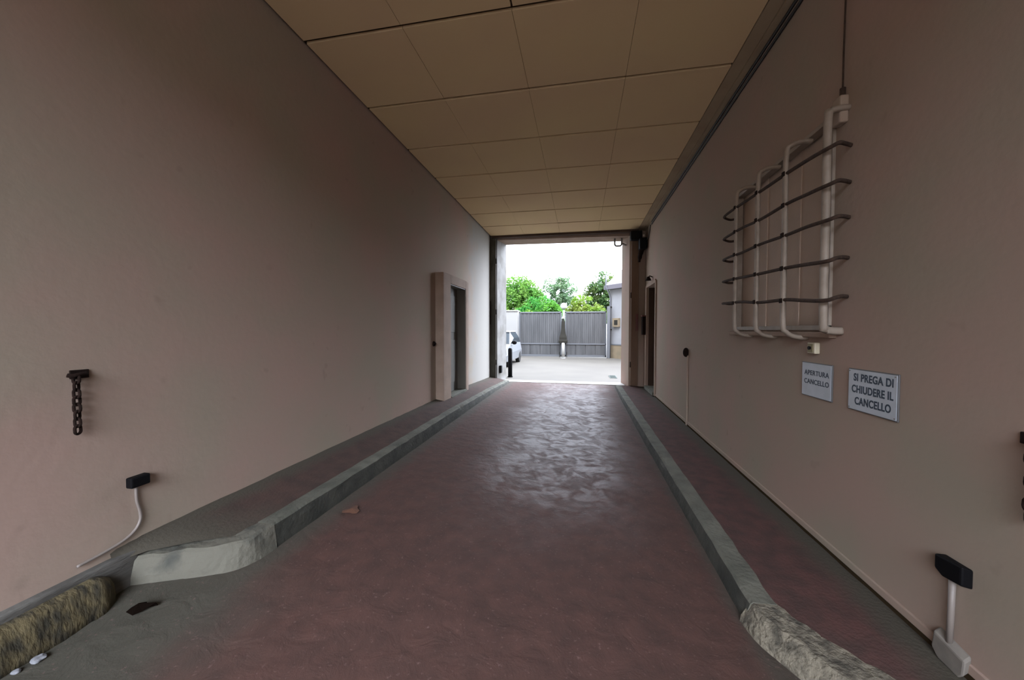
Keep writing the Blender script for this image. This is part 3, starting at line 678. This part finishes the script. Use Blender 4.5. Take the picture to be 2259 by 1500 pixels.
# ------------------------------------------------------------------ litter on the drive
bm = bmesh.new(); zf = zdrive(-2.2, 1.44) + 0.004
pts = [(-2.222, 1.395), (-2.196, 1.405), (-2.180, 1.435), (-2.150, 1.475), (-2.150, 1.487), (-2.185, 1.462), (-2.200, 1.470), (-2.225, 1.470), (-2.215, 1.445), (-2.232, 1.425)]
c = bm.verts.new((-2.20, 1.435, zf + 0.045)); vs = [bm.verts.new((x, y, zf + 0.004 + 0.022 * (i % 3 == 0))) for i, (x, y) in enumerate(pts)]
for i in range(len(vs)): bm.faces.new((c, vs[i], vs[(i + 1) % len(vs)]))
o = link('dead_leaf', bm, M_deadleaf); md = o.modifiers.new('thick', 'SOLIDIFY'); md.thickness = 0.002
tag(o, 'dark curled dead leaf on the grey drive near the left curb corner', 'leaf')
bm = bmesh.new(); zf = zdrive(-1.78, 2.58) + 0.006; c = bm.verts.new((-1.78, 2.58, zf + 0.012)); vs = []
for k in range(14):
    an = 2 * math.pi * k / 14; rr = 0.055 * (1 + 0.35 * math.cos(3 * an + 1)) ; vs.append(bm.verts.new((-1.78 + rr * math.cos(an), 2.58 + rr * math.sin(an) * 1.1, zf + 0.004 * math.sin(2 * an))))
for i in range(14): bm.faces.new((c, vs[i], vs[(i + 1) % 14]))
o = link('dead_leaf', bm, M_rustst); md = o.modifiers.new('thick', 'SOLIDIFY'); md.thickness = 0.002
tag(o, 'orange-brown fallen leaf lying flat on the red drive', 'leaf')
for (x, y, s_, lab) in ((-2.325, 1.15, 0.022, 'larger crumpled scrap of white paper below the mossy stone'), (-2.335, 1.09, 0.014, 'smaller crumpled scrap of white paper below the mossy stone')):
    bm = bmesh.new(); bmesh.ops.create_icosphere(bm, subdivisions=3, radius=s_)
    for v in bm.verts:
        v.co *= 1 + 0.55 * noise.noise(v.co * 60 + Vector((x, y, 0)) * 9); v.co.z *= 0.5; v.co += Vector((x, y, zdrive(x, y) + s_ * 0.42))
    tag(link('paper_scrap', bm, M_tissue), lab, 'litter')

# ------------------------------------------------------------------ courtyard, and unseen street added behind the viewer
GZ = -1.50
bm = bmesh.new(); box(bm, -40, 40, 10.6, 70, GZ - 0.3, GZ); struct(link('courtyard_ground', bm, M_court))
bm = bmesh.new(); box(bm, -60, 60, -60, -3.6, -2.0, -1.66); struct(link('added_street_ground', bm, M_street_add))  # unseen ground added to bounce sky light into the passage
bm = bmesh.new(); box(bm, -60, 60, -28, -27, -1.66, 6.5); struct(link('unseen_sky_blocker', bm, M_wall))  # unseen wall added to block the low sky behind the viewer

# sheet metal double gate
GY = 20.2; GX0, GX1, GM = -3.40, 1.34, -0.95
def gate_leaf(label, xa, xb):
    t = thing('courtyard_gate', label, 'gate', ((xa + xb) / 2, GY, GZ))
    bm = bmesh.new(); x = xa + 0.05; k = 0
    while x < xb - 0.05:                      # ribbed sheet
        x2 = min(x + 0.11, xb - 0.05); yy = GY + (0.018 if k % 2 else 0.0)
        box(bm, x, x2 - 0.006, yy - 0.02, yy + 0.0, -0.74, 0.96); x = x2; k += 1
    box(bm, xa + 0.05, xb - 0.05, GY + 0.01, GY + 0.03, -1.38, 0.96)
    link('sheet', bm, M_gate, t)
    bm = bmesh.new(); n = 4; wseg = (xb - xa - 0.1) / n
    for i in range(n): box(bm, xa + 0.07 + i * wseg, xa + 0.03 + (i + 1) * wseg, GY - 0.015, GY + 0.01, -1.36, -0.80)
    link('lower_panels', bm, M_gate, t, bevel=0.01)
    for za, zb_ in ((0.93, 1.0), (-0.80, -0.735), (-1.46, -1.36)):
        bm = bmesh.new(); box(bm, xa, xb, GY - 0.05, GY + 0.03, za, zb_); link('rail', bm, M_gated, t, bevel=0.006)
    for x in (xa, xb - 0.06):
        bm = bmesh.new(); box(bm, x, x + 0.06, GY - 0.05, GY + 0.03, -1.46, 1.0); link('stile', bm, M_gated, t, bevel=0.006)
    bm = bmesh.new(); tube(bm, [((xa + 0.1 if xa > GM else xb - 0.1), GY - 0.07, -1.2), ((xa + 0.1 if xa > GM else xb - 0.1), GY - 0.07, -1.49)], 0.015, 8); link('drop_bolt', bm, M_lock, t)
gate_leaf('left leaf of the grey ribbed sheet-metal gate across the courtyard', GX0, GM - 0.09)
gate_leaf('right leaf of the grey ribbed sheet-metal gate across the courtyard', GM + 0.09, GX1)
t = thing('gate_lock_stand', 'dark tapering lock stand in the gap between the gate leaves', 'gate lock', (GM, GY - 0.2, GZ))
bm = bmesh.new()
prof = [(0.05, 0.62), (0.09, 0.45), (0.10, 0.1), (0.15, -0.25), (0.20, -0.40), (0.20, -0.52), (0.24, -0.60), (0.22, -0.72)]
ra = []
for hw, z in prof: ra.append([bm.verts.new((GM + sx * hw, GY - 0.22 + sy * hw * 0.6, z)) for sx, sy in ((-1, -1), (1, -1), (1, 1), (-1, 1))])
for i in range(len(ra) - 1):
    for k in range(4): bm.faces.new((ra[i][k], ra[i][(k + 1) % 4], ra[i + 1][(k + 1) % 4], ra[i + 1][k]))
bm.faces.new(ra[0]); bm.faces.new(ra[-1][::-1]); link('lock_case', bm, M_lock, t, bevel=0.01)
bm = bmesh.new(); tube(bm, [(GM, GY - 0.22, -0.70), (GM, GY - 0.22, -1.50)], 0.05, 10); link('stand_post', bm, M_gated, t, smooth=True)
t = thing('stop_post', 'short white post standing in front of the gate gap', 'post', (GM + 0.03, GY - 0.75, GZ))
bm = bmesh.new(); tube(bm, [(GM + 0.03, GY - 0.75, GZ), (GM + 0.03, GY - 0.75, GZ + 0.78), (GM + 0.03, GY - 0.75, GZ + 0.82)], [0.085, 0.085, 0.05], 14); link('shaft', bm, M_postw, t, smooth=True)
bm = bmesh.new(); tube(bm, [(GM + 0.03, GY - 0.75, GZ), (GM + 0.03, GY - 0.75, GZ + 0.04)], 0.13, 14); link('foot', bm, M_postw, t)
t = thing('lamp_post', 'slim pale green lamp post with round white head behind the gate gap', 'lamp post', (GM - 0.03, 21.4, GZ))
bm = bmesh.new(); tube(bm, [(GM - 0.04, 21.4, GZ), (GM - 0.04, 21.4, 1.30)], [0.09, 0.06], 12); link('pole', bm, M_poleg, t, smooth=True)
bm = bmesh.new(); bmesh.ops.create_uvsphere(bm, u_segments=18, v_segments=12, radius=0.19, matrix=Matrix.Translation((GM - 0.04, 21.4, 1.38))); link('globe', bm, M_globe, t, smooth=True)
bm = bmesh.new(); tube(bm, [(GM - 0.04, 21.4, 1.18), (GM - 0.04, 21.4, 1.26)], [0.07, 0.12], 12); link('collar', bm, M_poleg, t, smooth=True)

# white boundary wall left of the gate, gate post right
bm = bmesh.new(); box(bm, -9, GX0 - 0.03, GY - 0.35, GY + 0.2, GZ, 1.02); box(bm, -9, GX0 - 0.01, GY - 0.39, GY + 0.24, 1.02, 1.09)
tag(link('boundary_wall', bm, M_whiter, bevel=0.01), 'low white rendered wall at the left end of the courtyard gate', 'wall')
bm = bmesh.new(); box(bm, GX1 + 0.01, GX1 + 0.17, GY - 0.30, GY - 0.16, GZ, 1.25)
tag(link('gate_post', bm, M_gated, bevel=0.01), 'slim grey gate post at the corner of the pale house', 'post')

# pale house on the right
t = thing('house', 'pale blue-grey house with dark eave and beige plinth right of the courtyard gate', 'house', (3.0, 18, GZ))
P0, P1 = Vector((1.50, 20.3)), Vector((3.3, 18.2)); dirv = (P1 - P0).normalized(); nrm = Vector((dirv.y, -dirv.x)); 
if nrm.x > 0: nrm = -nrm       # faces the courtyard
P2 = P1 - nrm * 7; P3 = P0 - nrm * 7
def houseprism(poly, z0, z1, name, M, bev=0.0):
    bm = bmesh.new(); prism(bm, [(p.x, p.y) for p in poly], z0, z1); return link(name, bm, M, t, bevel=bev)
houseprism([P0, P1, P2, P3], GZ, 2.15, 'walls', M_pale)
e = 0.05
houseprism([P0 + nrm * e - dirv * e, P1 + nrm * e + dirv * e, P2, P3], GZ, -0.80, 'plinth', M_beige)
houseprism([P0 + nrm * 0.07 - dirv * 0.07, P1 + nrm * 0.07 + dirv * 0.07, P2, P3], -0.80, -0.74, 'plinth_cap', M_gated)
houseprism([P0 + nrm * 0.28 - dirv * 0.15, P1 + nrm * 0.28 + dirv * 0.15, P2, P3], 2.15, 2.38, 'eave', M_eave)
bm = bmesh.new(); q0 = P0 + nrm * 0.24 - dirv * 0.1; q1 = P1 + nrm * 0.24 + dirv * 0.1; q2 = P2; q3 = P3
for A_, z_ in (): pass
v = [bm.verts.new((q.x, q.y, 2.38)) for q in (q0, q1, q2, q3)]
m0 = (q0 + q3) / 2; m1 = (q1 + q2) / 2; r0 = bm.verts.new((m0.x, m0.y, 5.2)); r1 = bm.verts.new((m1.x, m1.y, 5.2))
bm.faces.new((v[0], v[1], r1, r0)); bm.faces.new((v[2], v[3], r0, r1)); bm.faces.new((v[1], v[2], r1)); bm.faces.new((v[3], v[0], r0)); bm.faces.new(v[::-1])
link('roof', bm, M_roof, t)
def onface(s, z, d=0.0):
    q = P0 + dirv * s + nrm * d; return Vector((q.x, q.y, z))
def facebox(name, s0, s1, z0, z1, d0, d1, M, parent, bev=0.005):
    bm = bmesh.new(); vs = [bm.verts.new(onface(s, z, d)) for d in (d0, d1) for (s, z) in ((s0, z0), (s1, z0), (s1, z1), (s0, z1))]
    for f in ((0, 1, 2, 3), (7, 6, 5, 4), (0, 4, 5, 1), (1, 5, 6, 2), (2, 6, 7, 3), (3, 7, 4, 0)): bm.faces.new([vs[i] for i in f])
    return link(name, bm, M, parent, bevel=bev)
mt = thing('meter_box', 'beige meter box with dark window on the pale house wall', 'meter box', onface(0.55, 0.2))
facebox('case', 0.35, 0.78, 0.16, 0.62, 0.001, 0.14, M_beige, mt, 0.01)
facebox('window_pane', 0.48, 0.72, 0.26, 0.52, 0.14, 0.15, M_lock, mt, 0.003)
dp = thing('downpipe', 'dark downpipe bent at the corner of the pale house eave', 'downpipe', onface(0.15, 2.2))
bm = bmesh.new(); tube(bm, [onface(0.10, 2.95, 0.33), onface(0.06, 2.6, 0.33), onface(0.05, 2.3, 0.34), onface(0.1, 1.95, 0.12), onface(0.12, 1.7, 0.06), onface(0.12, GZ, 0.06)], 0.045, 10); link('pipe', bm, M_gated, dp, smooth=True)
for z in (1.2, 0.0):
    facebox('pipe_clip', 0.05, 0.19, z, z + 0.05, 0.0, 0.11, M_lock, dp)

bm = bmesh.new(); box(bm, 0.90, 1.12, 11.7, 12.35, GZ, GZ + 0.012)
for k in range(5): box(bm, 0.92, 1.10, 11.76 + k * 0.12, 11.80 + k * 0.12, GZ + 0.012, GZ + 0.02)
tag(link('drain_grate', bm, M_cover), 'small dark drain grate in the courtyard by the right pier', 'drain grate')

# black bollard
t = thing('bollard', 'tall black bollard just outside the far opening on the left', 'bollard', (-2.20, 11.35, GZ))
bm = bmesh.new(); tube(bm, [(-2.20, 11.35, GZ), (-2.20, 11.35, -0.62), (-2.20, 11.35, -0.585), (-2.20, 11.35, -0.57)], [0.068, 0.068, 0.05, 0.02], 16); link('shaft', bm, M_black, t, smooth=True)
bm = bmesh.new(); tube(bm, [(-2.20, 11.35, GZ), (-2.20, 11.35, GZ + 0.03)], 0.085, 16); link('foot', bm, M_black, t)

# small white car
CX, CY = -3.62, 13.9
t = thing('car', 'small white car parked nose-on behind the black bollard', 'car', (CX, CY + 1.8, GZ))
def carloft(name, secs, M, bev=0.03):
    bm = bmesh.new(); R = []
    for y, hw0, hw1, z0, z1 in secs:
        R.append([bm.verts.new((CX + sx, CY + y, GZ + z)) for sx, z in ((-hw0, z0), (-hw0 * 1.03, z0 + (z1 - z0) * 0.5), (-hw1, z1), (hw1, z1), (hw0 * 1.03, z0 + (z1 - z0) * 0.5), (hw0, z0))])
    for i in range(len(R) - 1):
        for k in range(6): bm.faces.new((R[i][k], R[i][(k + 1) % 6], R[i + 1][(k + 1) % 6], R[i + 1][k]))
    bm.faces.new(R[0]); bm.faces.new(R[-1][::-1]); return link(name, bm, M, t, bevel=bev)
carloft('body', [(0.0, 0.70, 0.62, 0.25, 0.62), (0.15, 0.78, 0.72, 0.22, 0.78), (0.95, 0.81, 0.76, 0.22, 0.92), (2.6, 0.81, 0.77, 0.22, 0.95), (3.5, 0.79, 0.74, 0.24, 0.93), (3.65, 0.72, 0.68, 0.30, 0.85)], M_carw)
carloft('windows', [(0.92, 0.74, 0.70, 0.88, 0.93), (1.55, 0.755, 0.60, 0.90, 1.40), (2.9, 0.755, 0.60, 0.90, 1.42), (3.5, 0.72, 0.62, 0.90, 0.98)], M_glass, 0.02)
carloft('roof', [(1.50, 0.61, 0.57, 1.37, 1.42), (1.75, 0.62, 0.57, 1.39, 1.46), (2.8, 0.62, 0.57, 1.39, 1.46), (3.0, 0.61, 0.56, 1.34, 1.42)], M_carw, 0.01)
bm = bmesh.new(); box(bm, CX - 0.72, CX + 0.72, CY - 0.05, CY + 0.1, GZ + 0.24, GZ + 0.44); link('bumper', bm, M_black, t, bevel=0.03)
bm = bmesh.new(); box(bm, CX - 0.40, CX + 0.40, CY - 0.005, CY + 0.06, GZ + 0.50, GZ + 0.60); link('grille', bm, M_black, t, bevel=0.01)
for s in (-1, 1):
    bm = bmesh.new(); bmesh.ops.create_uvsphere(bm, u_segments=14, v_segments=10, radius=0.12, matrix=Matrix.Translation((CX + s * 0.60, CY + 0.08, GZ + 0.62)) @ Matrix.Diagonal((1.2, 0.5, 0.8, 1))); link('headlamp', bm, M_globe, t, smooth=True)
    bm = bmesh.new(); bmesh.ops.create_uvsphere(bm, u_segments=14, v_segments=10, radius=0.11, matrix=Matrix.Translation((CX + s * 0.88, CY + 1.15, GZ + 0.97)) @ Matrix.Diagonal((1.0, 0.6, 0.75, 1))); link('wing_mirror', bm, M_black, t, smooth=True)
    for yy in (0.65, 2.95):
        bm = bmesh.new(); bmesh.ops.create_cone(bm, segments=24, radius1=0.29, radius2=0.29, depth=0.18, cap_ends=True, matrix=Matrix.Translation((CX + s * 0.73, CY + yy, GZ + 0.29)) @ Matrix.Rotation(math.pi / 2, 4, 'Y'))
        wh = link('wheel', bm, M_tyre, t, bevel=0.02)

# ------------------------------------------------------------------ trees beyond the gate
def tree(name, label, x, y, blobs, M, nleaf, lsize, trunk_h, seed, thin=0.0):
    rnd = random.Random(seed)
    t = thing(name, label, 'tree' if 'tree' in name else 'bush', (x, y, GZ), 'greenery beyond the gate')
    bm = bmesh.new(); tube(bm, smooth_path([(x, y, GZ), (x + 0.08, y, GZ + trunk_h * 0.5), (x - 0.05, y + 0.05, GZ + trunk_h)], 4), [0.16 * (1 - 0.06 * k) for k in range(9)], 10)
    for (bx, bz, rx, rz, ry) in blobs:
        st = Vector((x, y, GZ + trunk_h * rnd.uniform(0.55, 0.98))); en = Vector((bx, y + rnd.uniform(-0.3, 0.3), bz + rz * 0.4)); md_ = (st + en) / 2 + Vector((rnd.uniform(-.2, .2), rnd.uniform(-.2, .2), 0.15))
        tube(bm, smooth_path([st, md_, en], 4), [0.075 - 0.007 * k for k in range(9)], 6)
        for q in range(3):
            e2 = Vector((bx + rnd.uniform(-1, 1) * rx * 0.8, y + rnd.uniform(-1, 1) * ry * 0.6, bz + rnd.uniform(-0.2, 0.95) * rz)); tube(bm, [md_, (md_ + e2) / 2 + Vector((0, 0, .1)), e2], [0.035, 0.022, 0.01], 5)
    link('trunk', bm, M_bark, t, smooth=True)
    bm = bmesh.new(); tot = sum(b_[2] * b_[3] for b_ in blobs)
    for (bx, bz, rx, rz, ry) in blobs:
        for _ in range(int(nleaf * rx * rz / tot)):
            d = Vector((rnd.gauss(0, 1), rnd.gauss(0, 1), rnd.gauss(0, 1))).normalized() * (rnd.random() ** 0.4)
            c = Vector((bx + d.x * rx, y + d.y * ry, bz + d.z * rz))
            nz = noise.noise(c * 2.1 + Vector((seed, 0, 0)))
            if nz < -0.12 + thin: continue
            c += d * 0.25 * nz
            u = Vector((rnd.gauss(0, 1), rnd.gauss(0, 1), rnd.gauss(0, 0.6))).normalized(); w_ = u.cross(Vector((rnd.gauss(0, 1), rnd.gauss(0, 1), rnd.gauss(0, 1)))).normalized()
            s = lsize * rnd.uniform(0.8, 1.6)
            vs = [bm.verts.new(c + u * s), bm.verts.new(c + w_ * s * 0.5), bm.verts.new(c - u * s), bm.verts.new(c - w_ * s * 0.5)]
            bm.faces.new(vs)
    me_o = link('foliage', bm, M, t); return t
# blob: centre x, centre z, half width, half height, half depth
tree('broad_tree', 'broad mid-green tree behind the left leaf of the gate', -4.6, 26.5, [(-4.7, 2.6, 1.6, 1.35, 1.4), (-3.9, 2.3, 1.1, 1.3, 1.2), (-5.9, 2.0, 1.3, 1.4, 1.2), (-3.2, 1.9, 0.8, 1.0, 1.0)], M_leafA, 15000, 0.085, 3.2, 11)
tree('round_bush', 'bright green rounded bush over the middle of the left gate leaf', -2.75, 24.4, [(-2.75, 0.9, 1.5, 1.3, 0.8), (-3.7, 0.6, 1.0, 1.0, 0.75), (-1.9, 0.7, 0.9, 1.05, 0.7)], M_leafB, 12000, 0.075, 1.8, 12)
tree('thin_tree', 'thin grey-green tree with sparse crown rising behind the lamp post', -1.9, 28, [(-2.0, 3.1, 1.0, 1.0, 0.9), (-1.2, 2.9, 0.9, 1.1, 0.9), (-1.6, 2.0, 1.3, 1.1, 1.0)], M_leafC, 5200, 0.085, 3.4, 13, 0.10)
tree('low_bush', 'yellow-green bush above the left part of the right gate leaf', 0.1, 23.0, [(0.1, 1.0, 0.85, 1.15, 0.8), (-0.5, 0.6, 0.6, 1.0, 0.7), (0.9, 0.7, 0.7, 0.95, 0.7)], M_leafD, 8500, 0.075, 1.6, 14)
tree('dark_tree', 'darker green tree beside the pale house', 1.6, 27.5, [(1.55, 2.9, 1.0, 1.3, 1.0), (0.9, 2.5, 0.7, 1.1, 0.8), (2.2, 2.2, 1.1, 1.5, 1.0), (1.4, 1.4, 1.1, 1.1, 0.9)], M_leafE, 11000, 0.085, 3.2, 15)
tree('hedge_bush', 'pale lime bush at the white wall end of the gate', -4.1, 21.9, [(-4.2, 0.5, 0.9, 0.75, 0.6), (-3.2, 0.4, 0.7, 0.72, 0.6)], M_leafD, 5000, 0.06, 1.4, 16)
